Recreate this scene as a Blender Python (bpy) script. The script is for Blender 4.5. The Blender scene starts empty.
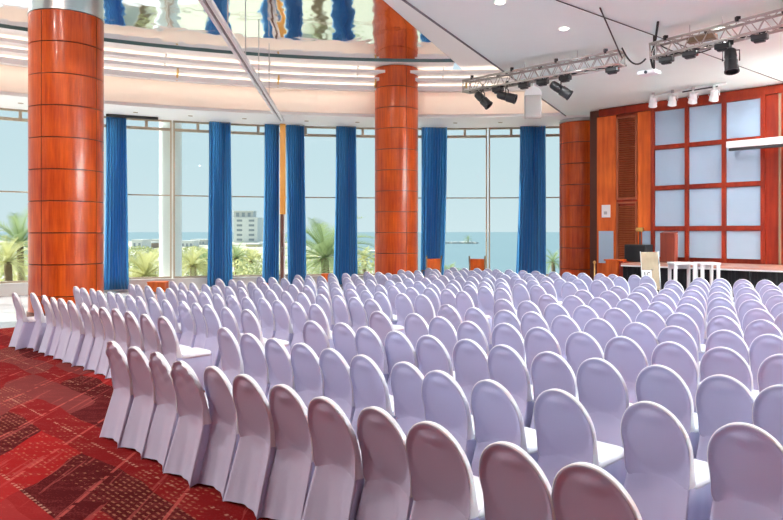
import bpy, bmesh, math, random
from mathutils import Vector, Matrix
random.seed(7)
S = bpy.context.scene
COL = S.collection
PI = math.pi
# ---------------------------------------------------------------- camera, world, sun, exposure
EYE, FPX, HOR = 1.93, 690.0, 232.0
cd = bpy.data.cameras.new('camera'); cam = bpy.data.objects.new('camera', cd); COL.objects.link(cam)
cam.location = (0, 0, EYE); cam.rotation_euler = (PI/2, 0, 0)
cd.sensor_width = 36; cd.lens = 36*FPX/783; cd.shift_y = -(260-HOR)/783; cd.clip_end = 60000
S.camera = cam
S.view_settings.view_transform = 'Standard'; S.view_settings.look = 'None'
S.view_settings.gamma = 1; S.view_settings.use_curve_mapping = False
S.view_settings.exposure = 0.92

def setup_world():
    w = bpy.data.worlds.new('sky'); S.world = w; w.use_nodes = True
    n = w.node_tree.nodes; l = w.node_tree.links; n.clear()
    out = n.new('ShaderNodeOutputWorld'); bg = n.new('ShaderNodeBackground')
    tc = n.new('ShaderNodeTexCoord'); sp = n.new('ShaderNodeSeparateXYZ'); rp = n.new('ShaderNodeValToRGB')
    l.new(tc.outputs['Generated'], sp.inputs[0]); l.new(sp.outputs['Z'], rp.inputs[0])
    e = rp.color_ramp.elements
    e[0].position = 0.0; e[0].color = (.67, .78, .82, 1)
    e[1].position = 0.7; e[1].color = (.50, .68, .90, 1)
    m = e.new(.10); m.color = (.61, .75, .80, 1)
    l.new(rp.outputs[0], bg.inputs[0]); bg.inputs[1].default_value = .58
    l.new(bg.outputs[0], out.inputs[0])
setup_world()
sd = bpy.data.lights.new('sun', 'SUN'); sun = bpy.data.objects.new('sun', sd); COL.objects.link(sun)
sd.energy = 6.0; sd.angle = .02; sd.color = (1, .95, .86)
sun.rotation_euler = Vector((.80, -.28, -.56)).to_track_quat('-Z', 'Y').to_euler()

ADDED_TROUGH = 800  # power of the added trough lamps
# ---------------------------------------------------------------- materials
def mat(name, col, rough=.6, spec=.5, metal=0, coat=0, emit=0, noise=None, trans=0, sheen=0):
    m = bpy.data.materials.new(name); m.use_nodes = True
    nt = m.node_tree; b = nt.nodes['Principled BSDF']
    b.inputs['Base Color'].default_value = (*col, 1); b.inputs['Roughness'].default_value = rough
    b.inputs['Specular IOR Level'].default_value = spec; b.inputs['Metallic'].default_value = metal
    b.inputs['Coat Weight'].default_value = coat; b.inputs['Coat Roughness'].default_value = .08
    if sheen: b.inputs['Sheen Weight'].default_value = sheen
    if emit: b.inputs['Emission Color'].default_value = (*col, 1); b.inputs['Emission Strength'].default_value = emit
    if noise:
        sc, amt = noise
        tc = nt.nodes.new('ShaderNodeTexCoord'); nz = nt.nodes.new('ShaderNodeTexNoise'); nz.inputs['Scale'].default_value = sc
        nz.inputs['Detail'].default_value = 4
        mx = nt.nodes.new('ShaderNodeMix'); mx.data_type = 'RGBA'
        mx.inputs[6].default_value = (*[c*(1-amt) for c in col], 1); mx.inputs[7].default_value = (*[min(1, c*(1+amt)) for c in col], 1)
        nt.links.new(tc.outputs['Object'], nz.inputs['Vector']); nt.links.new(nz.outputs['Fac'], mx.inputs[0]); nt.links.new(mx.outputs[2], b.inputs['Base Color'])
    if trans:
        tr = nt.nodes.new('ShaderNodeBsdfTranslucent'); tr.inputs[0].default_value = (*col, 1)
        ms = nt.nodes.new('ShaderNodeMixShader'); ms.inputs[0].default_value = trans
        o = nt.nodes['Material Output']
        nt.links.new(b.outputs[0], ms.inputs[1]); nt.links.new(tr.outputs[0], ms.inputs[2]); nt.links.new(ms.outputs[0], o.inputs[0])
    return m

def wood(name, c1, c2, scale=(14, 14, 1.2), rough=.32, coat=.5, spec=.5, cr=.1):
    m = mat(name, c1, rough, spec, coat=coat); nt = m.node_tree; b = nt.nodes['Principled BSDF']
    b.inputs['Coat Roughness'].default_value = cr
    tc = nt.nodes.new('ShaderNodeTexCoord'); mp = nt.nodes.new('ShaderNodeMapping'); mp.inputs['Scale'].default_value = scale
    nz = nt.nodes.new('ShaderNodeTexNoise'); nz.inputs['Scale'].default_value = 1.0; nz.inputs['Detail'].default_value = 6; nz.inputs['Roughness'].default_value = .65
    n2 = nt.nodes.new('ShaderNodeTexNoise'); n2.inputs['Scale'].default_value = .9; n2.inputs['Detail'].default_value = 2
    ad = nt.nodes.new('ShaderNodeMath'); ad.operation = 'ADD'
    s2 = nt.nodes.new('ShaderNodeMath'); s2.operation = 'MULTIPLY_ADD'; s2.inputs[1].default_value = .8; s2.inputs[2].default_value = -.4
    rp = nt.nodes.new('ShaderNodeValToRGB'); rp.color_ramp.elements[0].position = .28; rp.color_ramp.elements[1].position = .75
    rp.color_ramp.elements[0].color = (*c1, 1); rp.color_ramp.elements[1].color = (*c2, 1)
    L = nt.links.new
    L(tc.outputs['Object'], mp.inputs[0]); L(mp.outputs[0], nz.inputs['Vector']); L(tc.outputs['Object'], n2.inputs['Vector'])
    L(n2.outputs['Fac'], s2.inputs[0]); L(nz.outputs['Fac'], ad.inputs[0]); L(s2.outputs[0], ad.inputs[1]); L(ad.outputs[0], rp.inputs[0]); L(rp.outputs[0], b.inputs['Base Color'])
    return m

def glass_mat():
    m = bpy.data.materials.new('window_glass'); m.use_nodes = True; nt = m.node_tree; nt.nodes.clear()
    o = nt.nodes.new('ShaderNodeOutputMaterial'); t = nt.nodes.new('ShaderNodeBsdfTransparent'); t.inputs[0].default_value = (.93, .97, .97, 1)
    g = nt.nodes.new('ShaderNodeBsdfGlossy'); g.inputs['Roughness'].default_value = .02
    lw = nt.nodes.new('ShaderNodeLayerWeight'); lw.inputs[0].default_value = .15
    mu = nt.nodes.new('ShaderNodeMath'); mu.operation = 'MULTIPLY'; mu.inputs[1].default_value = .35
    ms = nt.nodes.new('ShaderNodeMixShader')
    nt.links.new(lw.outputs['Fresnel'], mu.inputs[0]); nt.links.new(mu.outputs[0], ms.inputs[0])
    nt.links.new(t.outputs[0], ms.inputs[1]); nt.links.new(g.outputs[0], ms.inputs[2]); nt.links.new(ms.outputs[0], o.inputs[0])
    return m

def mirror_mat():
    m = mat('mirror_foil', (.90, .94, .95), .06, .5, metal=1); nt = m.node_tree; b = nt.nodes['Principled BSDF']
    tc = nt.nodes.new('ShaderNodeTexCoord'); nz = nt.nodes.new('ShaderNodeTexNoise'); nz.inputs['Scale'].default_value = .55; nz.inputs['Detail'].default_value = 3
    bp = nt.nodes.new('ShaderNodeBump'); bp.inputs['Strength'].default_value = .35; bp.inputs['Distance'].default_value = .12
    nt.links.new(tc.outputs['Object'], nz.inputs['Vector']); nt.links.new(nz.outputs['Fac'], bp.inputs['Height']); nt.links.new(bp.outputs[0], b.inputs['Normal'])
    return m

def carpet_mat():
    m = mat('carpet_pattern', (.3, .02, .02), .95, .1); nt = m.node_tree; b = nt.nodes['Principled BSDF']; N = nt.nodes.new; L = nt.links.new
    def M(op, a, bb=None, c=None):
        n = N('ShaderNodeMath'); n.operation = op
        for i, v in enumerate((a, bb, c)):
            if v is None: continue
            if isinstance(v, (int, float)): n.inputs[i].default_value = v
            else: L(v, n.inputs[i])
        return n.outputs[0]
    def MIX(f, a, c):
        n = N('ShaderNodeMix'); n.data_type = 'RGBA'
        if isinstance(f, (int, float)): n.inputs[0].default_value = f
        else: L(f, n.inputs[0])
        for i, v in ((6, a), (7, c)):
            if isinstance(v, tuple): n.inputs[i].default_value = (*v, 1)
            else: L(v, n.inputs[i])
        return n.outputs[2]
    tc = N('ShaderNodeTexCoord'); sp = N('ShaderNodeSeparateXYZ'); L(tc.outputs['Object'], sp.inputs[0])
    X, Y = sp.outputs['X'], sp.outputs['Y']
    A = M('MULTIPLY', M('ADD', X, Y), .7071); B = M('MULTIPLY', M('SUBTRACT', X, Y), .7071)
    wob = N('ShaderNodeTexNoise'); wob.inputs['Scale'].default_value = .7; L(tc.outputs['Object'], wob.inputs['Vector'])
    cx = M('FLOOR', M('DIVIDE', M('ADD', M('ADD', X, .1), M('MULTIPLY', wob.outputs['Fac'], .9)), .72)); ca = M('FLOOR', M('DIVIDE', M('ADD', A, M('MULTIPLY', wob.outputs['Fac'], -.5)), .42))
    cb = N('ShaderNodeCombineXYZ'); L(cx, cb.inputs[0]); L(ca, cb.inputs[1])
    wn = N('ShaderNodeTexWhiteNoise'); wn.noise_dimensions = '2D'; L(cb.outputs[0], wn.inputs['Vector'])
    rp = N('ShaderNodeValToRGB'); rp.color_ramp.interpolation = 'CONSTANT'; e = rp.color_ramp.elements
    e[0].position = 0; e[0].color = (.07, .003, .004, 1); e[1].position = .35; e[1].color = (.18, .005, .006, 1)
    for p, c in ((.6, (.29, .009, .009)), (.8, (.16, .03, .028))):
        q = e.new(p); q.color = (*c, 1)
    L(wn.outputs['Value'], rp.inputs[0])
    fine = N('ShaderNodeTexNoise'); fine.inputs['Scale'].default_value = 60; fine.inputs['Detail'].default_value = 3; L(tc.outputs['Object'], fine.inputs['Vector'])
    mp_ = N('ShaderNodeMapping'); mp_.inputs['Rotation'].default_value = (0, 0, PI/4); mp_.inputs['Scale'].default_value = (1, 3.2, 1); L(tc.outputs['Object'], mp_.inputs[0])
    mid = N('ShaderNodeTexNoise'); mid.inputs['Scale'].default_value = 3.0; mid.inputs['Detail'].default_value = 8; mid.inputs['Roughness'].default_value = .65; L(mp_.outputs[0], mid.inputs['Vector'])
    # woven dashes along the rows
    d1 = M('GREATER_THAN', M('SINE', M('MULTIPLY', A, 2*PI/.045)), .45)
    d2 = M('GREATER_THAN', M('SINE', M('MULTIPLY_ADD', B, 2*PI/.085, M('MULTIPLY', M('FLOOR', M('DIVIDE', A, .045)), 2.3))), -.15)
    sc = N('ShaderNodeSeparateColor'); L(wn.outputs['Color'], sc.inputs[0])
    has = M('GREATER_THAN', M('ADD', sc.outputs[1], M('MULTIPLY', M('SUBTRACT', mid.outputs['Fac'], .5), 3.0)), .70)
    dash = M('MULTIPLY', M('MULTIPLY', d1, d2), has)
    dash = M('MULTIPLY', dash, M('GREATER_THAN', fine.outputs['Fac'], .42))
    c = MIX(M('MULTIPLY', dash, .55), rp.outputs[0], (.46, .23, .13))
    # mauve cloudy weave
    c = MIX(M('MULTIPLY', M('GREATER_THAN', M('ADD', mid.outputs['Fac'], M('MULTIPLY', M('SUBTRACT', fine.outputs['Fac'], .5), .9)), .56), .32), c, (.24, .045, .045))
    # pale lines
    fx = M('FRACT', M('DIVIDE', M('ADD', X, .1), .72)); fa = M('FRACT', M('DIVIDE', A, .84))
    ln = M('MULTIPLY', M('LESS_THAN', fx, .04), M('GREATER_THAN', mid.outputs['Fac'], .45))
    c = MIX(M('MULTIPLY', ln, .5), c, (.55, .12, .10))
    la = M('MULTIPLY', M('LESS_THAN', fa, .03), M('GREATER_THAN', M('SINE', M('MULTIPLY', B, 2*PI/.06)), .0))
    c = MIX(M('MULTIPLY', M('MULTIPLY', la, M('GREATER_THAN', mid.outputs['Fac'], .5)), .5), c, (.6, .4, .28))
    ms = N('ShaderNodeMapping'); ms.inputs['Scale'].default_value = (9, .5, 1); L(tc.outputs['Object'], ms.inputs[0])
    st = N('ShaderNodeTexNoise'); st.inputs['Scale'].default_value = 1.6; st.inputs['Detail'].default_value = 4; L(ms.outputs[0], st.inputs['Vector'])
    c = MIX(M('MULTIPLY', M('GREATER_THAN', st.outputs['Fac'], .63), .4), c, (.42, .09, .08))
    # a redder field on one side of a line along the rows
    c = MIX(M('MULTIPLY', M('LESS_THAN', A, 1.68), .6), c, (.36, .02, .02))
    L(c, b.inputs['Base Color'])
    bp = N('ShaderNodeBump'); bp.inputs['Strength'].default_value = .3; bp.inputs['Distance'].default_value = .01
    L(fine.outputs['Fac'], bp.inputs['Height']); L(bp.outputs[0], b.inputs['Normal'])
    return m

MT = dict(
    shaded_cover=mat('shaded_white_fabric', (.59, .61, .84), .34, .5, sheen=.1),  # white chair fabric with lilac shade put into its colour
    lit_cover=mat('lit_white_fabric', (.92, .95, 1.0), .35, .5),  # same fabric, brightened as if lit from the windows
    white=mat('white_paint', (.86, .86, .87), .6),
    ceiling=mat('ceiling_paint', (.81, .93, .90), .7, noise=(1.3, .03)),
    peach=mat('peach_plaster', (.93, .82, .72), .6),
    cream=mat('cream_plaster', (.95, .95, .94), .6),
    frame=mat('window_frame_tan', (.45, .36, .26), .4),
    sill=mat('white_sill', (.80, .78, .76), .5),
    glass=glass_mat(), mirror=mirror_mat(), carpet=carpet_mat(),
    lip=mat('dark_teal_edge', (.08, .16, .16), .3),
    marble=mat('pale_marble', (.66, .64, .66), .12, .5, noise=(2.2, .12)),
    column=wood('cherry_veneer', (.38, .036, .003), (.68, .112, .010), (16, 16, 1.0), .3, .28, .3),
    colcore=mat('dark_joint', (.09, .02, .01), .6),
    steel=mat('brushed_steel', (.55, .57, .58), .3, metal=1),
    panel=wood('orange_veneer', (.52, .075, .009), (.82, .17, .024), (9, 9, .8), .45, .06, .3),
    redwood=wood('red_veneer', (.20, .012, .003), (.35, .031, .006), (9, 9, .8), .45, .06, .3),
    louver=wood('louver_wood', (.30, .065, .025), (.45, .11, .04), (9, 9, 1), .4, .2),
    bluepanel=mat('pale_blue_fabric', (.42, .55, .70), .55, noise=(2, .05)),
    blue=mat('blue_curtain', (.06, .34, .72), .8, .2, trans=.25, sheen=.3),
    post=wood('amber_veneer', (.80, .33, .05), (.92, .45, .10), (12, 12, 1), .3, .4),
    darkwood=wood('dark_brown_wood', (.10, .035, .02), (.2, .07, .04), (12, 12, 1), .35, .3),
    plywood=wood('beige_plywood', (.23, .155, .09), (.33, .235, .145), (10, 10, .9), .5, 0),
    black=mat('black_metal', (.02, .02, .022), .4),
    blackcloth=mat('black_skirt_cloth', (.012, .012, .015), .9),
    alu=mat('truss_aluminium', (.50, .47, .44), .32, metal=.75),
    grey=mat('grey_plastic', (.45, .46, .47), .5),
    cable=mat('black_cable', (.015, .015, .015), .5),
    cove=mat('cove_strip', (1, .86, .72), .5, emit=3.4),
    lamp=mat('lamp_lens', (1, .95, .85), .3, emit=3.0),
    lens=mat('dark_lens', (.05, .06, .08), .08),
    brass=mat('brass', (.75, .5, .18), .3, metal=1),
    stagetop=wood('stage_boards', (.62, .30, .22), (.78, .45, .34), (2, 2, 2), .3, .3),
    extcol=mat('pale_render', (.74, .76, .72), .7),
    sand=mat('dry_ground', (.46, .44, .34), .9, noise=(.15, .3)),
    sea=mat('sea_water', (.16, .24, .265), .45, .3, noise=(.02, .05)),
    concrete=mat('white_concrete', (.80, .79, .75), .8, noise=(.6, .06)),
    conc2=mat('grey_concrete', (.62, .61, .58), .8),
    pane=mat('far_window', (.32, .36, .38), .2),
    yellow=mat('yellow_wall', (.78, .66, .36), .7),
    terra=mat('brown_wall', (.42, .30, .22), .8),
    leaf=mat('palm_leaf', (.34, .42, .20), .6, trans=.35, noise=(1.5, .35)),
    leafy=mat('yellow_palm_leaf', (.62, .60, .28), .6, trans=.35, noise=(1.5, .3)),
    bush=mat('olive_foliage', (.46, .48, .24), .8, trans=.2, noise=(2, .4)),
    trunk=mat('palm_trunk', (.22, .15, .09), .9, noise=(6, .4)),
    conc3=mat('dark_grey_wall', (.12, .12, .14), .7),
    mahogany=wood('mahogany', (.15, .018, .008), (.27, .04, .014), (9, 9, .8), .45, .1),
    paper=mat('white_paper', (.85, .85, .85), .7),
)

# ---------------------------------------------------------------- helpers
class MB:
    def __init__(s): s.v = []; s.f = []; s.smooth = []
    def add(s, vs, fs, sm=False):
        o = len(s.v); s.v += [tuple(v) for v in vs]; s.f += [tuple(i+o for i in f) for f in fs]; s.smooth += [sm]*len(fs); return s
    def box(s, c, d, rz=0, M=None):
        x, y, z = d[0]/2, d[1]/2, d[2]/2
        vs = [Vector((a*x, b*y, e*z)) for e in (-1, 1) for a, b in ((-1, -1), (1, -1), (1, 1), (-1, 1))]
        T = Matrix.Translation(c) @ (M.to_4x4() if M else Matrix.Rotation(rz, 4, 'Z'))
        return s.add([T @ v for v in vs], [(3, 2, 1, 0), (4, 5, 6, 7), (0, 1, 5, 4), (1, 2, 6, 5), (2, 3, 7, 6), (3, 0, 4, 7)])
    def tube(s, pts, r, n=8, cap=True):
        pts = [Vector(p) for p in pts]; rs = r if isinstance(r, (list, tuple)) else [r]*len(pts)
        vs = []; fs = []
        for i, p in enumerate(pts):
            d = (pts[min(i+1, len(pts)-1)]-pts[max(i-1, 0)]).normalized()
            u = d.cross(Vector((0, 0, 1)) if abs(d.z) < .95 else Vector((1, 0, 0))).normalized(); w = u.cross(d)
            vs += [p+(u*math.cos(2*PI*k/n)+w*math.sin(2*PI*k/n))*rs[i] for k in range(n)]
        for i in range(len(pts)-1):
            for k in range(n): fs.append((i*n+k, i*n+(k+1) % n, (i+1)*n+(k+1) % n, (i+1)*n+k))
        if cap: fs += [tuple(range(n-1, -1, -1)), tuple(range((len(pts)-1)*n, len(pts)*n))]
        return s.add(vs, fs, True)
    def lathe(s, prof, n=48, a0=0, a1=2*PI, c=(0, 0), sm=False, caps=False):
        full = abs(a1-a0-2*PI) < 1e-6; m = n if full else n+1
        vs = []; fs = []
        for k in range(m):
            a = a0+(a1-a0)*k/n
            vs += [(c[0]+r*math.sin(a), c[1]+r*math.cos(a), z) for r, z in prof]
        P = len(prof)
        for k in range(n):
            for i in range(P-1):
                fs.append((k*P+i, k*P+i+1, ((k+1) % m)*P+i+1, ((k+1) % m)*P+i))
        if caps:
            fs += [tuple(k*P for k in range(m)), tuple(k*P+P-1 for k in range(m-1, -1, -1))]
        return s.add(vs, fs, sm)
    def prism(s, poly, z0, z1):
        n = len(poly); vs = [(x, y, z0) for x, y in poly]+[(x, y, z1) for x, y in poly]
        return s.add(vs, [tuple(range(n-1, -1, -1)), tuple(range(n, 2*n))]+[(i, (i+1) % n, n+(i+1) % n, n+i) for i in range(n)])
    def build(s, name, m, parent=None, loc=None, bevel=0, fix=True):
        me = bpy.data.meshes.new(name); me.from_pydata(s.v, [], s.f); me.materials.append(MT[m] if isinstance(m, str) else m)
        me.polygons.foreach_set('use_smooth', s.smooth)
        if fix:
            bm = bmesh.new(); bm.from_mesh(me); bmesh.ops.recalc_face_normals(bm, faces=bm.faces); bm.to_mesh(me); bm.free()
        o = bpy.data.objects.new(name, me); COL.objects.link(o)
        if parent: o.parent = parent
        if loc: o.location = loc
        if bevel:
            b = o.modifiers.new('edge', 'BEVEL'); b.width = bevel; b.segments = 2; b.limit_method = 'ANGLE'
        return o

def tag(o, label, cat, group=None, kind=None):
    o['label'] = label; o['category'] = cat
    if group: o['group'] = group
    if kind: o['kind'] = kind
    return o
def struct(o):
    o['kind'] = 'structure'; return o
def thing(name, label, cat, loc=(0, 0, 0), rz=0, group=None):
    o = bpy.data.objects.new(name, None); COL.objects.link(o); o.location = loc; o.rotation_euler = (0, 0, rz); o.empty_display_size = .1
    return tag(o, label, cat, group)
def copy_tree(o, parent=None):
    c = o.copy(); COL.objects.link(c); c.parent = parent
    for ch in list(o.children): copy_tree(ch, c)
    return c
def at(px, py, Y):                       # a point of the place at depth Y along a line of sight
    return Vector(((px-391.5)*Y/FPX, Y, EYE-(py-HOR)*Y/FPX))

# ---------------------------------------------------------------- room shell
CX, CY = 1.5, 1.2                        # centre of the curved window wall
RW = 24.0
def pol(a, r, z=0): return Vector((CX+r*math.sin(a), CY+r*math.cos(a), z))
D = math.radians
# floor: carpet field and marble perimeter
fl = MB().prism([(-26, -3), (16, -3), (16, 27), (-26, 27)], -.3, -.02)
struct(fl.build('floor', 'marble'))
u45 = Vector((.7071, -.7071)); n45 = Vector((.7071, .7071))
cp = [(-9.6, 11.9), (-1.2, 20.8), (6.0, 22.4), (15.5, 20), (15.5, -2.9), (-9.6, -2.9)]
struct(MB().prism(cp, -.02, 0.0).build('floor_carpet', 'carpet'))
# mullion angles and windows
MUL = [D(x) for x in (-102, -93.1, -84.2, -75.3, -66.4, -57.5, -48.6, -39.7, -30.8, -21.9, -13.0, -4.1, 4.8, 13.7, 20.5)]
def arcbox(mb, a0, a1, r0, r1, z0, z1, n=6):
    return mb.lathe([(r0, z0), (r1, z0), (r1, z1), (r0, z1), (r0, z0)], n, a0, a1, (CX, CY))
def capped_arc(mb, a0, a1, r0, r1, z0, z1, n=6):
    arcbox(mb, a0, a1, r0, r1, z0, z1, n)
    for a in (a0, a1):
        mb.add([pol(a, r0, z0), pol(a, r1, z0), pol(a, r1, z1), pol(a, r0, z1)], [(0, 1, 2, 3)])
    return mb
for k in range(len(MUL)-1):
    a0, a1 = MUL[k]+.0012, MUL[k+1]-.0012
    f = MB()
    capped_arc(f, a0, a1, RW-.05, RW+.05, 5.36, 5.45)
    capped_arc(f, a0, a1, RW-.05, RW+.05, 5.66, 5.72)
    capped_arc(f, a0, a1, RW-.03, RW+.03, 3.15, 3.19)
    capped_arc(f, a0, a1, RW-.05, RW+.05, .36, .42)
    capped_arc(f, a0, a0+.002, RW-.06, RW+.06, .36, 5.7, 1); capped_arc(f, a1-.002, a1, RW-.06, RW+.06, .36, 5.7, 1)
    for q in (.22, .78):
        a = a0+(a1-a0)*q; capped_arc(f, a-.0018, a+.0018, RW-.05, RW+.05, 5.45, 5.66, 1)
    if k == 6 or k == 7:
        a = a0+(a1-a0)*.60; capped_arc(f, a-.0015, a+.0015, RW-.05, RW+.05, .42, 5.36, 1)
    w = struct(f.build('window_%d' % (k+1), 'frame'))
    capped_arc(MB(), a0+.002, a1-.002, RW-.008, RW+.008, .42, 5.66, 8).build('window_pane', 'glass', w)
A0, A1 = MUL[0], MUL[-1]
wl = MB(); capped_arc(wl, A0, A1, RW-.12, RW+.12, -.02, .34, 64); struct(wl.build('wall_window', 'sill'))
sl = MB(); capped_arc(sl, A0, A1, RW-.25, RW+.14, .34, .36, 64); struct(sl.build('trim_1', 'sill'))
# window-side soffit, peach slope and stepped rails up to the mirrored ceiling
struct(MB().lathe([(24.4, 5.9), (24.4, 5.72), (21.55, 5.70), (21.55, 5.80), (24.4, 5.9)], 90, A0, D(22), (CX, CY)).build('ceiling_soffit', 'cream'))
struct(MB().lathe([(21.48, 5.79), (21.60, 6.60), (22.3, 6.6), (22.3, 5.82)], 90, A0, D(16), (CX, CY)).build('ceiling_slope', 'peach'))
for i, (r0, z0, z1) in enumerate(((21.02, 6.54, 6.63),  (20.80, 6.74, 6.84), (20.62, 6.95, 7.04))):
    struct(MB().lathe([(r0, z0), (r0, z1), (r0+.62, z1), (r0+.62, z0), (r0, z0)], 90, A0, D(13), (CX, CY)).build('trim_%d' % (i+2), 'white'))
struct(MB().lathe([(21.58, 6.56), (21.38, 6.86), (21.2, 7.19), (22.2, 7.2), (22.2, 6.56)], 90, A0, D(13), (CX, CY)).build('ceiling_cove', 'peach'))
# straight edge lines: L = edge of the low flat ceiling, M = edge of the mirror
def on_line(p, q, y): t = (y-p[1])/(q[1]-p[1]); return (p[0]+(q[0]-p[0])*t, y)
La, Lb = (.19, 11.2), (5.66, 22.4); Ma, Mb = (-.26, 15.5), (1.77, 20.9)
L0 = on_line(La, Lb, -3); L1 = Lb
flat = [L0, L1, (6.6, 25.3), (16, 25.3), (16, -3)]
struct(MB().prism(flat, 5.705, 6.0).build('ceiling', 'ceiling'))
fw = MB(); fw.add([(L0[0], L0[1], 5.71), (L1[0], L1[1], 5.71), (L1[0], L1[1], 7.4), (L0[0], L0[1], 7.4),
                   (L0[0]+.2, L0[1], 5.71), (L1[0]+.2, L1[1], 5.71), (L1[0]+.2, L1[1], 7.4), (L0[0]+.2, L0[1], 7.4)],
                  [(0, 1, 2, 3), (4, 7, 6, 5), (0, 3, 7, 4), (1, 5, 6, 2), (3, 2, 6, 7), (0, 4, 5, 1)])
struct(fw.build('wall_upstand', 'cream'))
RM = 20.2
def circ_hit():
    best = None
    for i in range(4000):
        y = 15+i*.002; x, _ = on_line(Ma, Mb, y)
        if math.hypot(x-CX, y-CY) >= RM: return x, y
hx, hy = circ_hit(); ah = math.atan2(hx-CX, hy-CY)
M0 = on_line(Ma, Mb, -3)
arc = [tuple(pol(A0+(ah-A0)*i/60, RM).xy) for i in range(61)]
mv = []; NA, NT = 60, 12
def mz(x, y): return 7.25+max(0, RM-math.hypot(x-CX, y-CY))*.17
for i in range(NA+1):
    P0 = Vector(arc[NA-i]); s = i/NA; Q0 = Vector((hx, hy)).lerp(Vector(M0), s)
    for t in range(NT+1):
        q = P0.lerp(Q0, t/NT); mv.append((q.x, q.y, mz(q.x, q.y)))
mm = MB().add(mv, [(i*(NT+1)+t, i*(NT+1)+t+1, (i+1)*(NT+1)+t+1, (i+1)*(NT+1)+t) for i in range(NA) for t in range(NT)], True)
struct(mm.build('ceiling_mirror', 'mirror', fix=False))
# white ring and strip around the mirror
ring = MB().lathe([(RM, 7.2), (21.1, 7.2), (22.2, 7.2), (22.2, 7.6), (RM+.03, 7.6), (RM+.03, 7.2), (RM, 7.2)], 90, A0, ah, (CX, CY))
struct(ring.build('ceiling_ring', 'white'))
strip = [M0, (hx, hy)]+[tuple(pol(ah+(D(14)-ah)*i/10, 21.1+1.1*min(1, i/2)).xy) for i in range(1, 11)]+[(L1[0]+.1, L1[1]), (L0[0]+.1, L0[1])]
struct(MB().prism(strip, 7.2, 7.41).build('ceiling_strip', 'white'))
lp = MB(); pts = arc+[M0]
for i in range(len(pts)-1):
    (x0, y0), (x1, y1) = pts[i], pts[i+1]
    lp.add([(x0, y0, 7.195), (x1, y1, 7.195), (x1, y1, mz(x1, y1)), (x0, y0, mz(x0, y0))], [(0, 1, 2, 3)])
struct(lp.build('trim_5', 'lip'))

struct(MB().box((-5, -3.1, 4.2), (44, .2, 8.9)).build('wall_back', 'conc3'))
struct(MB().box((16.1, 11, 2.8), (.2, 28.4, 6.2)).build('wall_right', 'cream'))
# warm light strips in the coves of the cornice
for i, (r, z) in enumerate(((21.42, 6.655), (21.22, 6.865), (21.1, 7.065))):
    b = MB().lathe([(r, z), (r+.03, z), (r+.03, z+.03), (r, z+.03), (r, z)], 90, A0, D(12), (CX, CY))
    o = b.build('cove_and_fill_light', 'cove'); tag(o, 'warm light strip hidden behind the %s rail of the curved cornice' % ('lowest', 'middle', 'topmost')[i], 'ceiling light')
b = MB().lathe([(21.10, 6.505), (21.14, 6.505), (21.14, 6.535), (21.10, 6.535), (21.10, 6.505)], 90, A0, D(12), (CX, CY))  # extra strip added only to brighten the peach slope
tag(b.build('cove_and_fill_light', 'cove'), 'added warm light strip tucked under the lowest rail over the peach slope', 'ceiling light')
struct(MB().lathe([(21.02, 6.475), (21.05, 6.475), (21.05, 6.545), (21.02, 6.545), (21.02, 6.475)], 90, A0, D(13), (CX, CY)).build('trim_7', 'white'))
p_, q_ = on_line(La, Lb, 2), on_line(La, Lb, 21)  # unseen strip added to brighten the white ceiling beside the mirror
tag(MB().tube([(p_[0]-.12, p_[1], 6.95), (q_[0]-.12, q_[1], 6.95)], .03, 6).build('cove_and_fill_light', 'cove'), 'straight light strip added unseen behind the edge of the flat ceiling', 'ceiling light')
struct(MB().tube([(L0[0], L0[1], 5.70), (L1[0], L1[1], 5.70)], .022, 6).build('trim_6', 'conc3'))
# ---------------------------------------------------------------- stage wall
WA = Vector((6.39, 21.25)); WU = Vector((3.53, -3.68)).normalized(); WN = Vector((WU.y, -WU.x)); WN = WN if WN.y < 0 else -WN
WR = math.atan2(WU.y, WU.x)
def s_of(px, off=0):
    t = (px-391.5)/FPX; b = WA+WN*off
    return (t*b.y-b.x)/(WU.x-t*WU.y)
def wp(s, off=0): return WA+WU*s+WN*off
def depth_at(px, off=0): return wp(s_of(px, off), off).y
def z_at(px, py, off=0): return EYE-(py-HOR)*depth_at(px, off)/FPX
def wbox(mb, s0, s1, z0, z1, o0, o1):
    c = wp((s0+s1)/2, (o0+o1)/2); return mb.box((c.x, c.y, (z0+z1)/2), (s1-s0, o1-o0, z1-z0), WR)
s_end = s_of(781)+4.5
wl = MB(); wbox(wl, 0, s_end, 0, 5.70, -.3, 0); struct(wl.build('wall_stage', 'redwood'))
STZ = 1.10
# light troughs added out of view on the right-hand walls to brighten the ceiling
def trough(p, rz, L, label, n, k):                       # local +Y points into the room
    ct = thing('added_light_trough', label, 'ceiling light', p, rz)
    MB().box((0, .45, -.05), (L, .9, .06)).box((0, .92, .10), (L, .05, .36)).build('added_trough', 'white', ct)
    for i in range(n):
        ld = bpy.data.lights.new('added_trough_lamp', 'AREA'); ld.shape = 'RECTANGLE'; ld.size = L/n-.2; ld.size_y = .4; ld.energy = k*ADDED_TROUGH*L/n; ld.color = (.92, 1, .98)
        lo = bpy.data.objects.new('added_trough_lamp', ld); COL.objects.link(lo); lo.parent = ct; lo.location = (-L/2+L/n*(i+.5), .45, .06)
        lo.rotation_euler = Vector((0, .55, .83)).to_track_quat('-Z', 'Z').to_euler()
trough((15.98, 5, 4.2), PI/2, 11, 'long white light trough added out of view high on the side wall', 2, 1)
q = wp((s_of(840)+s_end-.6)/2, .02)
trough((q.x, q.y, 3.9), WR+PI, s_end-.8-s_of(840), 'white light trough added out of view on the stage wall beyond the blue grid', 1, .09)

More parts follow.
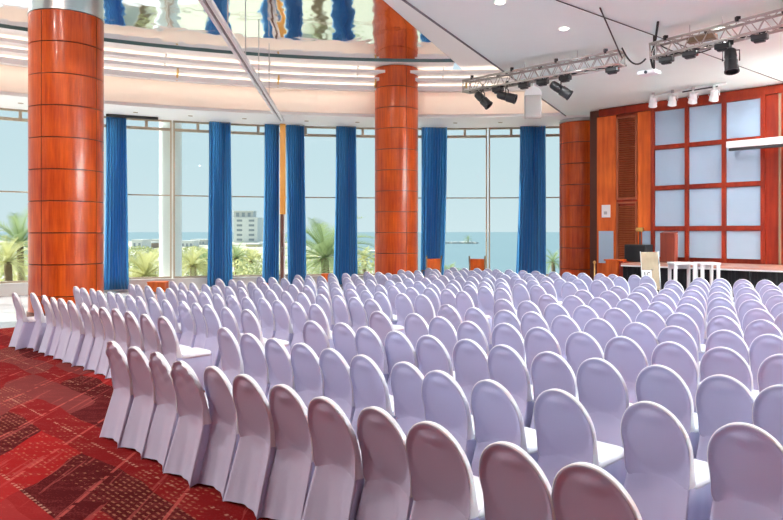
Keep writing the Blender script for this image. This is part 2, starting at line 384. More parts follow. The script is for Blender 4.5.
# vertical veneer panels
def panel(name, p0, p1, label, m='panel', z0=0.0, z1=5.45, o1=.06):
    b = MB(); wbox(b, s_of(p0)+.012, s_of(p1)-.012, z0, z1, 0.001, o1); o = b.build(name, m, bevel=.006); return tag(o, label, 'wall panel')
panel('wall_panel', 597.5, 617, 'tall glossy orange wood panel at the far end of the stage wall, left of the louvers')
panel('wall_panel', 638, 653.5, 'tall orange wood panel between the louvered shutter and the pale blue grid')
panel('wall_panel', 764.5, 782, 'tall dark red wood panel right of the pale blue grid', 'redwood')
b = MB(); wbox(b, 0.05, s_end-.1, 5.46, 5.66, .001, .10); tag(b.build('cornice_board', 'redwood'), 'long red wood board along the top of the stage wall under the ceiling', 'wall panel')
# louvered shutters
for (y0, y1, lab) in ((0.0, 2.85, 'lower dark wood louvered shutter in the stage wall behind the black speaker'), (2.88, 5.40, 'upper dark wood louvered shutter in the stage wall close to the ceiling')):
    t = thing('louvered_shutter', lab, 'shutter')
    s0, s1 = s_of(617)+.01, s_of(638)-.01
    fr = MB(); wbox(fr, s0, s0+.05, y0+.02, y1-.02, .001, .07); wbox(fr, s1-.05, s1, y0+.02, y1-.02, .001, .07); wbox(fr, s0+.05, s1-.05, y0+.02, y0+.07, .001, .07); wbox(fr, s0+.05, s1-.05, y1-.07, y1-.02, .001, .07)
    fr.build('frame', 'louver', t)
    slm = MB(); z = y0+.1
    while z < y1-.1:
        c = wp((s0+s1)/2, .035); M = Matrix.Rotation(WR, 3, 'Z') @ Matrix.Rotation(D(38), 3, 'X')
        slm.box((c.x, c.y, z), (s1-s0-.1, .075, .012), M=M); z += .068
    slm.build('slats', 'louver', t)
# the grid of pale blue panels
grid = thing('panelled_backdrop', 'large wood framed grid of pale blue panels on the stage wall', 'backdrop')
gx = [s_of(654), s_of(688), s_of(725), s_of(764)]
gz = [z_at(654, 110), z_at(654, 148.3), z_at(654, 188.5), z_at(654, 228.6), 1.10]
gf = MB()
for i, s in enumerate(gx): wbox(gf, s-.05, s+.05, STZ+.01, gz[0]+.12, .001, .11)
for i, z in enumerate(gz[:-1]): 
    for j in range(3): wbox(gf, gx[j]+.05, gx[j+1]-.05, z-.06, z+.06, .001, .10)
gf.build('lattice_frame', 'redwood', grid)
for j in range(3):
    for i in range(4):
        z1, z0 = gz[i]-.07, gz[i+1]+(.07 if i < 3 else .12)
        p = MB(); wbox(p, gx[j]+.06, gx[j+1]-.06, z0, z1, .002, .05); p.build('panel', 'bluepanel', grid)
b = MB(); wbox(b, s_of(780), s_of(782), 0, 5.45, .061, .11); tag(b.build('corner_trim', 'plywood'), 'thin pale upright trim at the right edge of the dark red wall panel', 'trim')
# small panels and plate on the orange panel
b = MB(); wbox(b, s_of(600), s_of(614.5), z_at(607, 263), z_at(607, 231), .062, .08); tag(b.build('acoustic_panel', 'bluepanel'), 'small pale blue panel low on the orange wall panel by the round column', 'wall panel')
b = MB(); wbox(b, s_of(643.5), s_of(652), z_at(648, 262), z_at(648, 231), .062, .08); tag(b.build('acoustic_panel', 'bluepanel'), 'narrow pale blue panel on the orange wall panel above the black speaker', 'wall panel')
t = thing('wall_plate', 'white rectangular control plate on the orange wall panel', 'control plate')
b = MB(); wbox(b, s_of(603), s_of(611.5), z_at(607, 217.5), z_at(607, 205), .062, .085); b.build('plate', 'white', t, bevel=.004)
b = MB(); wbox(b, s_of(605.5), s_of(608.5), z_at(607, 214.5), z_at(607, 211.5), .085, .095); b.build('dial', 'grey', t)
# wall end return beside the round column
b = MB(); wbox(b, -.34, 0, 0, 5.68, -.9, -.05); struct(b.build('wall_return', 'colcore'))

# ---------------------------------------------------------------- stage
st = thing('stage', 'low stage with pinkish wooden top and black cloth skirt along the wood wall', 'stage')
SO = 2.1
ss0 = s_of(621, SO); ss1 = s_end-.2
b = MB(); wbox(b, ss0, ss1, STZ-.05, STZ, .13, SO); b.build('deck', 'stagetop', st)
b = MB(); wbox(b, ss0, ss1, STZ-.085, STZ-.05, SO-.12, SO+.01); b.build('edge_trim', 'white', st)
sk = MB(); n = 260; vs = []
for i in range(n+1):
    s = ss0+.02+(ss1-ss0-.04)*i/n; o = SO-.06+.02*math.sin(i*1.9)
    for z in (.0, STZ-.085): p = wp(s, o+(.02*math.sin(i*.7) if z == 0 else 0)); vs.append((p.x, p.y, z))
sk.add(vs, [(2*i, 2*i+2, 2*i+3, 2*i+1) for i in range(n)], True)
p0, p1 = wp(ss0+.02, SO-.06), wp(ss0+.02, .13)
sk.add([(p0.x, p0.y, 0), (p1.x, p1.y, 0), (p1.x, p1.y, STZ-.05), (p0.x, p0.y, STZ-.05)], [(0, 1, 2, 3)])
sk.build('skirt', 'blackcloth', st)

# ---------------------------------------------------------------- columns
def clad_column(cx, cy, r, ztop, label, ring_h, a_off, collar=None, ztot=None, z_first=0):
    t = thing('column', label, 'column', (cx, cy, 0))
    core = MB().lathe([(r-.02, 0), (r-.02, ztop-.01)], 64, sm=True, caps=True); core.build('core', 'colcore', t)
    cl = MB(); nseg = 4; z = 0; k = 0
    edges = [0]; zz = ztop
    tmp = []
    while zz > .02: tmp.append(zz); zz -= ring_h
    tmp.append(.0); tmp.reverse()
    for i in range(len(tmp)-1):
        z0, z1 = tmp[i]+.009, tmp[i+1]-.009
        if z1-z0 < .03: continue
        for s in range(nseg):
            a0 = a_off+2*PI*s/nseg+.010; a1 = a_off+2*PI*(s+1)/nseg-.010
            cl.lathe([(r-.02, z0), (r, z0+.004), (r, z1-.004), (r-.02, z1)], 20, a0, a1, sm=True)
    o = cl.build('veneer_cladding', 'column', t, fix=True)
    m = o.modifiers.new('es', 'EDGE_SPLIT'); m.split_angle = D(40)
    if collar:
        MB().lathe([(r-.03, ztop), (r+.015, ztop), (r+.015, ztop+.05), (r-.01, ztop+.06), (r-.01, collar), (r-.03, collar)], 64, sm=True).build('steel_collar', 'steel', t).modifiers.new('es', 'EDGE_SPLIT').split_angle = D(40)
    MB().lathe([(r+.03, 0), (r+.03, .12), (r, .13)], 64).build('plinth', 'colcore', t)
    return t
clad_column(-7.56, 16.06, .80, 6.88, 'thick round wooden column nearest the carpet edge, reaching up into the mirrored ceiling', .71, D(194.3), collar=7.78)
clad_column(.16, 22.35, .70, 7.19, 'slim round wooden column in the middle of the window wall', .66, D(153.4))
clad_column(6.44, 23.35, .74, 5.60, 'round wooden column at the corner beside the stage wall', .70, D(170), collar=5.70)
# ---------------------------------------------------------------- curtains, partition post, beam, rails
def ang(px, R):
    t = (px-391.5)/FPX
    a = t*t+1; b = -2*(t*CX+CY); c = CX*CX+CY*CY-R*R
    y = (-b+math.sqrt(b*b-4*a*c))/(2*a); x = t*y
    return math.atan2(x-CX, y-CY)
RC = 23.62
def curtain(p0, p1, q0, q1, label, folds=9, seed=0):
    rnd = random.Random(seed)
    a0, a1, b0, b1 = ang(p0, RC), ang(p1, RC), ang(q0, RC), ang(q1, RC)
    n = folds*10; nz = 16; m = MB(); vs = []; ph = [rnd.uniform(-.7, .7) for _ in range(folds+2)]
    for j in range(nz+1):
        t = j/nz; z = 5.685-t*5.62; e = t**1.5
        for i in range(n+1):
            u = i/n; w = u*folds; k = int(w); f = ph[k]*(1-(w-k))+ph[min(k+1, folds+1)]*(w-k)
            a = (a0+(a1-a0)*u)*(1-e)+(b0+(b1-b0)*u)*e
            r = RC+.095*math.sin(2*PI*w+f*(.4+t))*(.75+.25*t)+.015*math.sin(5*w+3*t)
            vs.append(pol(a+.0008*math.sin(7*w+2*t), r, z))
    N = n+1
    m.add(vs, [(j*N+i, j*N+i+1, (j+1)*N+i+1, (j+1)*N+i) for j in range(nz) for i in range(n)], True)
    t = thing('curtain', label, 'curtain', group='blue window curtains')
    o = m.build('drape', 'blue', t, fix=False)
    so = o.modifiers.new('th', 'SOLIDIFY'); so.thickness = .006
    h = MB(); arcbox(h, min(a0, a1), max(a0, a1), RC-.02, RC+.02, 5.665, 5.70, 4); h.build('heading_rail', 'grey', t)
curtain(106, 126.5, 103, 128, 'blue pleated curtain just right of the thick wooden column', 8, 1)
curtain(209, 230.5, 207, 232, 'blue pleated curtain left of the far white tower block', 9, 2)
curtain(264.5, 279.5, 262, 278.5, 'blue pleated curtain on the left of the amber post', 7, 3)
curtain(286, 304.5, 288, 306, 'blue pleated curtain on the right of the amber post', 8, 4)
curtain(336, 356, 333, 357, 'blue pleated curtain between the tall palm and the slim wooden column', 9, 5)
curtain(421.5, 447, 420, 443, 'blue pleated curtain just right of the slim middle column', 9, 6)
curtain(520, 545, 515, 545.5, 'blue pleated curtain nearest the corner column by the stage wall', 10, 7)
# amber post at the end of the sliding partition track
a = ang(282.7, 23.2); c = pol(a, 23.2)
t = thing('partition_post', 'slim amber wood post between two blue curtains at the window', 'post', (c.x, c.y, 0), -a)
MB().box((0, 0, 4.1), (.19, .10, 3.12)).build('upper_panel', 'post', t, bevel=.008)
MB().box((-.02, 0, 1.27), (.10, .08, 2.54)).build('lower_panel', 'darkwood', t, bevel=.006)
MB().box((.06, 0, 1.27), (.045, .08, 2.54)).build('edge_strip', 'white', t)
# ceiling track running from the room to the post
p, q = at(203, -6, 10.9), at(281.5, 126, 23.2)
d = Vector((q.x-p.x, q.y-p.y)); L_ = d.length; ra = math.atan2(d.y, d.x)
t = thing('partition_track', 'white suspended track crossing under the mirrored ceiling to the amber post', 'ceiling track', (p.x, p.y, 5.60), ra)
MB().box((L_/2, .06, .06), (L_, .07, .09)).box((L_/2, -.06, .06), (L_, .07, .09)).build('side_rails', 'white', t)
MB().box((L_/2, 0, .10), (L_, .05, .05)).build('slot', 'colcore', t)
hg = MB()
for k in range(1, 5): hg.tube([(L_*k/5.6, 0, .12), (L_*k/5.6, 0, 1.72)], .012, 6)
hg.build('hanger_rods', 'steel', t)
# dark blind case at the window head
b = MB(); capped_arc(b, ang(106, 23.4), ang(158, 23.4), 23.34, 23.46, 5.62, 5.70, 8)
tag(b.build('blind_case', 'black'), 'thin dark blind case at the window head beside the thick column', 'blind')
# little brackets across the stepped rails
for i, (px, lab, m) in enumerate(((165, 'white', 'white'), (269, 'white', 'white'), (357, 'white', 'white'), (443, 'pale', 'white'))):
    a = ang(px, 20.9); b = MB(); b.tube([pol(a, 21.0, 6.80), pol(a, 20.5, 7.1)], .025, 6)
    tag(b.build('rail_bracket', m), ['white rod bracket on the upper cornice rails above the pale window column', 'white rod bracket on the upper cornice rails near the ceiling track', 'white rod bracket on the upper cornice rails just left of the middle column', 'pale rod bracket on the upper cornice rails just right of the middle column'][i], 'bracket', 'upper rail brackets')
for i, px in enumerate((177, 278, 375, 466)):
    a = ang(px, 21.1); b = MB(); b.tube([pol(a, 21.15, 6.50), pol(a, 20.85, 6.68), pol(a, 20.8, 6.79)], .032, 6)
    tag(b.build('rail_bracket', 'brass'), ['brass bracket on the lower cornice rail above the pale window column', 'brass bracket on the lower cornice rail beside the ceiling track', 'brass bracket on the lower cornice rail by the middle column', 'brass bracket on the lower cornice rail by the truss end'][i], 'bracket', 'lower rail brackets')

# ---------------------------------------------------------------- covered chairs
def back_half(z):
    if z > .67: return .212*math.sqrt(max(0, 1-((z-.67)/.26)**2))
    return .212-.012*((.67-z)/.24)
def back_plane(z): return -.195-(z-.43)*.29
def low_swell(x, z):                                     # the stretch cloth leaves the oval's lower edge and flares to the rear legs
    zb = .67-.235*math.sqrt(max(0, 1-(x/.212)**2))
    return .29*max(0, zb-z)
def back_mesh(wr=0, band=False):
    m = MB(); pts = []
    for i in range(29):                                   # over the top
        a = PI*i/28; pts.append((.212*math.cos(a), .67+.26*math.sin(a)))
    for z in (.62, .57, .52, .47): pts.append((-back_half(z), z))
    for x in (-.19, -.12, -.04, .04, .12, .19): pts.append((x, .435))
    for z in (.47, .52, .57, .62): pts.append((back_half(z), z))
    n = len(pts); c = (0, .67)
    yp = back_plane
    def rear(x, z):
        y = yp(z)
        q = math.sqrt((x/.20)**2+((z-.67)/(.245 if z > .67 else .22))**2)
        if z < .67: y -= low_swell(x, z)
        if q < 1: y += .014*min(1, (1-q)*11)
        y -= .019*math.exp(-(((z-.845)/.033)**2+(x/.085)**2))
        if wr:
            y += .011*math.sin(38*x+22*z)*max(0, (z-.66)/.25)+.007*math.sin(70*z-31*x)*max(0, (z-.6)/.3)
        return y
    rings = []
    def ring(k, fy):
        vs = []
        for x, z in pts:
            X, Z = c[0]+k*(x-c[0]), c[1]+k*(z-c[1]); vs.append((X, fy(X, Z, k), Z))
        return vs
    allv = []; 
    ks = [.1, .2, .3, .4, .5, .58, .66, .73, .80, .86, .91, .94, .965, .985]
    for k in ks: allv.append(ring(k, lambda x, z, k: rear(x, z)+(.004 if k > .97 else 0)))
    allv.append(ring(1.0, lambda x, z, k: yp(z)+.014))
    allv.append(ring(1.0, lambda x, z, k: yp(z)+.026))
    allv.append(ring(.975, lambda x, z, k: yp(z)+.036))
    for k in (.8, .5, .2): allv.append(ring(k, lambda x, z, k: yp(z)+.04+.012*(1-k)))
    vs = [v for r in allv for v in r]; fs = []
    if band:                                              # edge band round the back, window light put into its colour
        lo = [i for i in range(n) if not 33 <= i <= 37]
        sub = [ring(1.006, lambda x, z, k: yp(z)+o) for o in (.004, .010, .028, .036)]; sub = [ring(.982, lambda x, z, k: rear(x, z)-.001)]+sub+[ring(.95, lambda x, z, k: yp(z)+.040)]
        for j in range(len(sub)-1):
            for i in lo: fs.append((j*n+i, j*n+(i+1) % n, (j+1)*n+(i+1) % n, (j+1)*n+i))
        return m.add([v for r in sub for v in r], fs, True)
    for j in range(len(allv)-1):
        for i in range(n): fs.append((j*n+i, j*n+(i+1) % n, (j+1)*n+(i+1) % n, (j+1)*n+i))
    fs.append(tuple(range(n-1, -1, -1))); fs.append(tuple(range((len(allv)-1)*n, len(allv)*n)))
    return m.add(vs, fs, True)
def skirt_mesh():
    m = MB(); N = 96; vs = []; fs = []; lv = [0, .015, .04, .08, .13, .19, .25, .31, .37, .42, .45, .475]
    for z in lv:
        t = max(0, 1-z/.45); hw = .196+.026*t; yf = .232+.022*t
        for i in range(N):
            s, u = divmod(i, N//4); u = u/(N//4); p = 4*u*(1-u)
            cut = .010*(math.exp(-u/.03)+math.exp(-(1-u)/.03))
            def yrear(x):
                xx = max(-.19, min(.19, x*.19/hw)); zz = max(z, .435)
                y = back_plane(zz)-low_swell(xx, z)-.004
                if z > .46: y += .010
                return y+.02*t*(1-abs(xx)/.19)
            sg = .055*t*p**.8
            f = .006*t*math.sin(u*PI*6+4*z)*p
            if s == 0: x = -hw+2*hw*u; y = yrear(x)+cut+f
            elif s == 1: y0 = yrear(hw); x, y = hw-sg-cut+f, y0+(yf-y0)*u
            elif s == 2: x, y = hw-2*hw*u, yf-sg*.7-cut+f
            else: y0 = yrear(hw); x, y = -hw+sg+cut+f, yf+(y0-yf)*u
            vs.append((x, y, z+(.022*p**.7)*max(0, 1-z/.10)))
    for j in range(len(lv)-1):
        for i in range(N): fs.append((j*N+i, j*N+(i+1) % N, (j+1)*N+(i+1) % N, (j+1)*N+i))
    return m.add(vs, fs, True)
def seat_mesh():
    m = MB(); vs = []; fs = []; N = 48
    prof = [(1.0, .435), (1.012, .452), (.99, .472), (.90, .486), (.6, .494), (.2, .497)]
    for k, z in prof:
        for i in range(N):
            a = 2*PI*i/N; ca, sa = math.cos(a), math.sin(a)
            e = .28; x = .205*k*math.copysign(abs(ca)**e, ca); y = .02+.218*k*math.copysign(abs(sa)**e, sa); vs.append((x, y, z))
    for j in range(len(prof)-1):
        for i in range(N): fs.append((j*N+i, j*N+(i+1) % N, (j+1)*N+(i+1) % N, (j+1)*N+i))
    fs.append(tuple(range(N-1, -1, -1))); fs.append(tuple(range((len(prof)-1)*N, len(prof)*N)))
    return m.add(vs, fs, True)
def make_chair(wr):
    t = thing('banquet_chair', 'x', 'chair')
    b_ = back_mesh(wr).build('backrest_cover', 'shaded_cover', t); back_mesh(wr, True).build('lit_edge_band', 'lit_cover', b_); seat_mesh().build('seat_cover', 'lit_cover', t); skirt_mesh().build('skirt', 'shaded_cover', t)  # edges and seat take the lit fabric copy, back and skirt the shaded
    return t
smooth_chair, wrinkled_chair = make_chair(0), make_chair(1)
used = {0: False, 1: False}
TOPS = [(218.8, 277.5), (232.3, 278.2), (240, 279.8), (250.7, 280.3), (292, 282.3), (307.2, 283.6), (323, 285.3), (337, 286.5), (350.8, 287), (365.7, 288.6), (387.3,
289.7), (402.2, 291.9), (423, 293), (259.9, 276.1), (271.5, 276.1), (284, 276.6), (296.4, 277.3), (321.3, 279.4), (333.8, 280.6), (350, 280.3), (367.4, 280.6), (379.8,
283), (398, 283), (411.4, 285.6), (429.6, 286.4), (447.5, 287), (461.6, 290), (306.4, 272.8), (316.3, 274), (328.8, 274.5), (340.6, 271.1), (352.4, 271.5), (367.4, 270),
(380.7, 270), (394.8, 270), (402.2, 267.8), (415.5, 268.1), (429.6, 266.2), (443, 267.5), (387, 272.8), (390, 277.8), (400.6, 274), (406.4, 279.4), (407.2, 272), (419.7,
272.3), (418.8, 277.8), (425.5, 276), (433, 272.3), (448.7, 272.8), (451.4, 281.8), (470, 282.8), (491.5, 283.6), (510.6, 285.2), (501.4, 298.2), (525.5, 300.5), (546.3,
292.7), (553.5, 302.7), (543, 280.6), (557.7, 278), (525.5, 280.3), (521.4, 277.3), (506.4, 273.1), (507, 268.6), (493, 268.3), (489.8, 273.6), (481.5, 267.8), (477.4,
270.8), (471.5, 274.5), (467.4, 267.8), (460, 273.6), (455.8, 267.5), (521.4, 269), (533.8, 269.5), (552.2, 271), (566, 271.5), (584.9, 271.5), (600.6, 272.3), (618.9,
273.1), (636.3, 273.6), (576.6, 279), (580.7, 288.6), (571.6, 295.2), (583, 305.2), (597.3, 296.9), (608, 288.6), (615.6, 284.7), (627.2, 297.7), (614.8, 307.7), (637.2,
290.6), (640.5, 285.2), (644.6, 282), (648.8, 309.6), (659.9, 300.5), (661.7, 293.5), (667, 287.4), (671.5, 283.6), (671.5, 278.2), (699.5, 276.6), (697, 280), (693.7,
284), (691.2, 289.4), (688.7, 295.2), (687, 302.7), (688.7, 310.5), (721, 276.6), (719.4, 280), (718.6, 284.4), (718.6, 290.6), (720.2, 296.9), (722, 304.7), (723.6,
314.6), (743.5, 277.8), (744.3, 282), (747.6, 286.6), (747.6, 292.2), (752.6, 298.5), (759.3, 306.8), (762.6, 318.8), (766.7, 278.1), (770.9, 283.6), (774.2, 287.7),
(780, 292.7)]
NEAR = {('s', 0, 0): (110.8, 338.9), ('s', 0, 1): (132.7, 344.2), ('s', 0, 2): (154.6, 350), ('s', 0, 3): (178.8, 358.8), ('s', 0, 4): (211.2, 363.4), ('s', 0, 5):
(242.3, 373.5), ('s', 0, 6): (281, 381.8), ('s', 0, 7): (321.5, 393.8), ('s', 0, 8): (373.5, 404.2), ('s', 0, 9): (428, 418.6), ('s', 0, 10): (505, 440), ('s', 0, 11):
(586, 463.5), ('s', 1, 0): (222.6, 326.3), ('s', 1, 1): (247.2, 331.4), ('s', 1, 2): (272, 336.2), ('s', 1, 3): (300, 341.2), ('s', 1, 4): (328.7, 346.1), ('s', 1, 5):
(360.8, 352.3), ('s', 1, 6): (403.5, 359.7), ('s', 1, 7): (437.3, 368.5), ('s', 1, 8): (488, 377.2), ('s', 1, 9): (556.2, 387.4), ('s', 1, 10): (648, 401), ('s', 1, 11):
(743.8, 425.5), ('s', 2, 0): (310.3, 319.5), ('s', 2, 1): (340.6, 321.5), ('s', 2, 2): (364, 326.2), ('s', 2, 3): (394.5, 329.4), ('s', 2, 4): (427.5, 333.4), ('s', 2,
5): (466, 338), ('s', 2, 6): (502, 343.5), ('s', 2, 7): (548, 349.3), ('s', 2, 8): (596, 357.5), ('s', 2, 9): (658, 363.8), ('s', 2, 10): (721.8, 374.2), ('s', 2, 11):
(784, 386), ('s', 3, 0): (377.3, 311), ('s', 3, 1): (413, 312.6), ('s', 3, 2): (438.7, 316.3), ('s', 3, 3): (467.4, 319.3), ('s', 3, 4): (504, 321.8), ('s', 3, 5): (538,
326.4), ('s', 3, 6): (580, 330), ('s', 3, 7): (621.4, 335), ('s', 3, 8): (670, 339.2), ('s', 3, 9): (722, 345.2), ('s', 3, 10): (783, 352.3), ('s', 4, 0): (446, 304.3),
('s', 4, 1): (473, 306.8), ('s', 4, 2): (504, 308.5), ('s', 4, 3): (531.3, 311.3), ('s', 4, 4): (562.5, 314), ('s', 4, 5): (597.3, 318), ('s', 4, 6): (636.3, 321.3),
('s', 4, 7): (673.7, 324.3), ('s', 4, 8): (724.4, 328), ('s', 4, 9): (769.2, 332.6), ('w', 0, 0): (161.5, 315.1), ('w', 0, 1): (143.2, 313.1), ('w', 0, 2): (127.4,
310.1), ('w', 0, 3): (114, 308), ('w', 0, 4): (101.3, 305.2), ('w', 0, 5): (92.1, 303.2), ('w', 0, 6): (81.3, 301), ('w', 0, 7): (68.9, 299.4), ('w', 0, 8): (59.4,
297.1), ('w', 0, 9): (51.5, 295.4), ('w', 0, 10): (42.8, 294.1), ('w', 0, 11): (31.5, 290.3), ('w', 0, 12): (13.3, 290.8), ('w', 1, 0): (245.7, 308.2), ('w', 1, 1):
(224.4, 306), ('w', 1, 2): (206, 302.4), ('w', 1, 3): (194.5, 300.8), ('w', 1, 4): (181.4, 299.4), ('w', 1, 5): (164, 298.2), ('w', 1, 6): (150.7, 296.4), ('w', 1, 7):
(137.4, 294), ('w', 1, 8): (127.4, 292.7), ('w', 1, 9): (117, 291.6), ('w', 1, 10): (109.6, 290.8), ('w', 1, 11): (98, 288.8), ('w', 1, 12): (90.5, 287.1), ('w', 1, 13):
(82.2, 286.6), ('w', 1, 14): (74.7, 285.4), ('w', 2, 0): (313.8, 302.2), ('w', 2, 1): (294.7, 300.5), ('w', 2, 2): (276.5, 298.2), ('w', 2, 3): (261.5, 296.4), ('w', 2,
4): (245, 294.7), ('w', 2, 5): (230.2, 294), ('w', 2, 6): (215.4, 292.7), ('w', 2, 7): (202.1, 290.7), ('w', 2, 8): (188.9, 289.7), ('w', 2, 9): (179.7, 287.7), ('w', 2,
10): (168.1, 287), ('w', 2, 11): (158.1, 286), ('w', 2, 12): (146.5, 284.7), ('w', 2, 13): (136.6, 284), ('w', 2, 14): (130, 282.8), ('w', 3, 0): (369, 296.4), ('w', 3,
1): (354, 295.5), ('w', 3, 2): (336.4, 294.2), ('w', 3, 3): (319.6, 292.7), ('w', 3, 4): (300.5, 290.6), ('w', 3, 5): (284, 289.7), ('w', 3, 6): (269, 287.7), ('w', 3,
7): (255.7, 286.4), ('w', 3, 8): (240, 286.2), ('w', 3, 9): (227.2, 284.7), ('w', 3, 10): (213.8, 284.1), ('w', 3, 11): (204.6, 283.6), ('w', 3, 12): (191.4, 282), ('w',
3, 13): (180.6, 281.1), ('w', 3, 14): (171.4, 279.8)}
WRINKLED = {(42.8, 294.1), (81.3, 301), (92.1, 303.2), (110.8, 338.9), (154.6, 350), (178.8, 358.8), (181.4, 299.4), (200, 301.4), (230.2, 294), (446, 304.3), (723.6, 314.6), (762.6, 318.8), (744.3, 282), (659.9, 300.5)}
ORD = 'first second third fourth fifth sixth seventh eighth ninth tenth eleventh twelfth thirteenth fourteenth fifteenth'.split()
free = list(TOPS)
nodes = []
for k in range(12):
    for j in range(15):
        if k == 0 and j > 12: continue
        X, Y = -2.733+.782*k-.296*j, 8.152+.705*k+.270*j
        nodes.append([Y, 'window-side block', k, j, X, Y])
    for j in range(12):
        X, Y = -2.578+.849*k+.317*j, 6.338+.805*k-.304*j
        nodes.append([Y, 'stage-side block', k, j, X, Y])
nodes.sort(key=lambda q: q[0])
HT = .93; n_ch = 0
FL, FR = math.atan2(.705, .782), math.atan2(.805, .849)
rnd = random.Random(3)
placed = []
for _, block, k, j, X, Y in nodes:
    px = 391.5+X*FPX/Y; py = HOR+(EYE-HT-.02)*FPX/Y
    if px > 800 or px < -30: continue
    key = (block[0], k, j); wr = 0; pt = NEAR.get(key); wgt = .6 if Y < 8 else .35; wx = 1
    if pt is None:
        best = None
        for q in free:
            dd = abs(q[0]-px)+1.2*abs(q[1]-py)
            if dd < 8 and (best is None or dd < best[0]): best = (dd, q)
        if best: pt = best[1]; free.remove(pt); wgt = .3; wx = .7
    if pt:
        wr = int(pt in WRINKLED)
        Ym = FPX*(EYE-HT-.02)/(pt[1]-HOR); Yn = Y*(1-wgt)+Ym*wgt; X = X*(1-wx)+(pt[0]-391.5)/FPX*Yn*wx; Y = Yn
    else:
        X += rnd.uniform(-.02, .02); Y += rnd.uniform(-.03, .03)
    placed.append([block, k, j, X, Y, wr])
for it in range(40):                                  # neighbours in a row keep their elbow room
    for a in placed:
        for b in placed:
            if a is b or a[0] != b[0] or a[1] != b[1] or b[2] != a[2]+1: continue
            need = .36 if a[0][0] == 'w' else .375
            dx, dy = b[3]-a[3], b[4]-a[4]; d = math.hypot(dx, dy)
            if d < need:
                q = (need-d)/2/max(d, .05); a[3] -= dx*q; a[4] -= dy*q; b[3] += dx*q; b[4] += dy*q
for block, k, j, X, Y, wr in placed:
    f = (FL if block[0] == 'w' else FR)-PI/2+rnd.uniform(-.045, .045)
    src = wrinkled_chair if wr else smooth_chair
    o = src if not used[wr] else copy_tree(src)
    used[wr] = True
    # the measured point is the top of the back, 0.335 m behind the seat's middle
    o.location = (X-math.sin(f)*.335, Y+math.cos(f)*.335, 0); o.rotation_euler = (0, 0, f)
    sc_ = .95 if block[0] == 'w' else 1.02
    o.scale = (sc_, 1, 1+rnd.uniform(-.008, .008))
    o['label'] = '%s, %s from the centre aisle, %s row from the back, %s' % ('white crumpled chair' if wr else 'white covered chair', ORD[j], ORD[k], block)
    o['category'] = 'chair'; o['group'] = 'rows of white covered chairs'
    n_ch += 1
print('chairs', n_ch, 'unmatched', len(free), [p for p in free if p[1] > 290])
# ---------------------------------------------------------------- trusses and stage lights
def frame_of(d):
    d = d.normalized(); side = d.cross(Vector((0, 0, 1))).normalized(); up = side.cross(d); return d, side, up
def truss(p, q, label):
    p, q = Vector(p), Vector(q); d, sd_, up = frame_of(q-p); L = (q-p).length; h = .13
    t = thing('lighting_truss', label, 'truss', p)
    ch = MB(); cs = [(sd_*a*h+up*b*h) for a, b in ((-1, -1), (1, -1), (1, 1), (-1, 1))]
    for c in cs: ch.tube([c, c+d*L], .024, 8)
    ch.build('chords', 'alu', t)
    lt = MB(); n = int(L/.30)
    for i in range(n):
        for a, b in ((0, 1), (1, 2), (2, 3), (3, 0)):
            c0, c1 = cs[a], cs[b]
            lt.tube([c0+d*L*i/n, c1+d*L*(i+.5)/n, c0+d*L*(i+1)/n], .011, 5)
    lt.build('lattice_braces', 'alu', t)
    for x in (0.01, L-.01):
        e = MB()
        for a in range(4): e.tube([cs[a]+d*x, cs[(a+1) % 4]+d*x], .018, 6)
        e.build('end_frame', 'alu', t)
    cb = MB(); cb.tube([cs[0]+d*L*i/40+up*(.03+.02*math.sin(i*1.7))+sd_*.06*math.sin(i*.9) for i in range(41)], .02, 6); cb.build('wiring', 'cable', t)
    k = MB(); m = int(L/.55)
    for i in range(m):
        x = L*(i+.5)/m; k = MB(); k.box(up*(h+.03)+sd_*h*(-1 if i % 2 else 1)+d*x, (.07, .07, .09)); k.build('clamp', 'black', t)
    return t
T1a, T1b = at(466, 87, 16.4), at(622, 58, 13.6)
T2a, T2b = at(653, 52, 13.05), at(850, 3, 10.6)
truss(T1a, T1b, 'aluminium lighting truss hanging above the window corner with three black spotlights')
truss(T2a, T2b, 'aluminium lighting truss at the upper right corner with one big black spotlight')
def spot(pos, aim, label, L=.42, r=.105, m='black', group='black truss spotlights', hang=.3):
    t = thing('stage_spotlight', label, 'spotlight', pos, group=group)
    d = Vector(aim).normalized(); z = d; x = z.cross(Vector((0, 0, 1))).normalized(); y = x.cross(z)
    R = Matrix((x, -y, z)).transposed().to_4x4()
    b = MB().lathe([(0, -L*.55), (r*.55, -L*.55), (r*.8, -L*.48), (r*.9, -L*.2), (r*.86, -L*.19), (r*.86, 0), (r, .01), (r, L*.42), (r*1.08, L*.43), (r*1.08, L*.5), (r*.9, L*.5), (r*.88, L*.3)], 24)
    b.v = [tuple(R @ Vector(v)) for v in b.v]; b.build('body', m, t)
    l = MB().lathe([(0, L*.34), (r*.9, L*.34)], 24); l.v = [tuple(R @ Vector(v)) for v in l.v]; l.build('lens', 'lens', t)
    yk = MB(); s = Vector((x.x, x.y, 0)).normalized()*(r*1.2); top = Vector((0, 0, hang*.62))
    yk.tube([s, s+top, -s+top, -s], .012, 6); yk.tube([top, Vector((0, 0, hang))], .014, 6); yk.build('yoke', 'black' if m == 'black' else 'white', t)
    yk2 = MB().box((0, 0, hang+.02), (.06, .06, .08)); yk2.build('clamp', 'black' if m == 'black' else 'grey', t)
    return t
spot(at(483, 100, 16.0), (.55, -.25, -.62), 'black spotlight hanging at the far left end of the left truss')
spot(at(507, 97, 15.6), (.8, -.35, -.30), 'black spotlight hanging second from the left end of the left truss')
spot(at(561, 90, 14.5), (.75, -.2, -.55), 'black spotlight hanging near the middle of the left truss', .46)
spot(at(731, 61, 12.0), (-.05, -.25, -.95), 'big black spotlight in a yoke under the right truss', .42, .115)
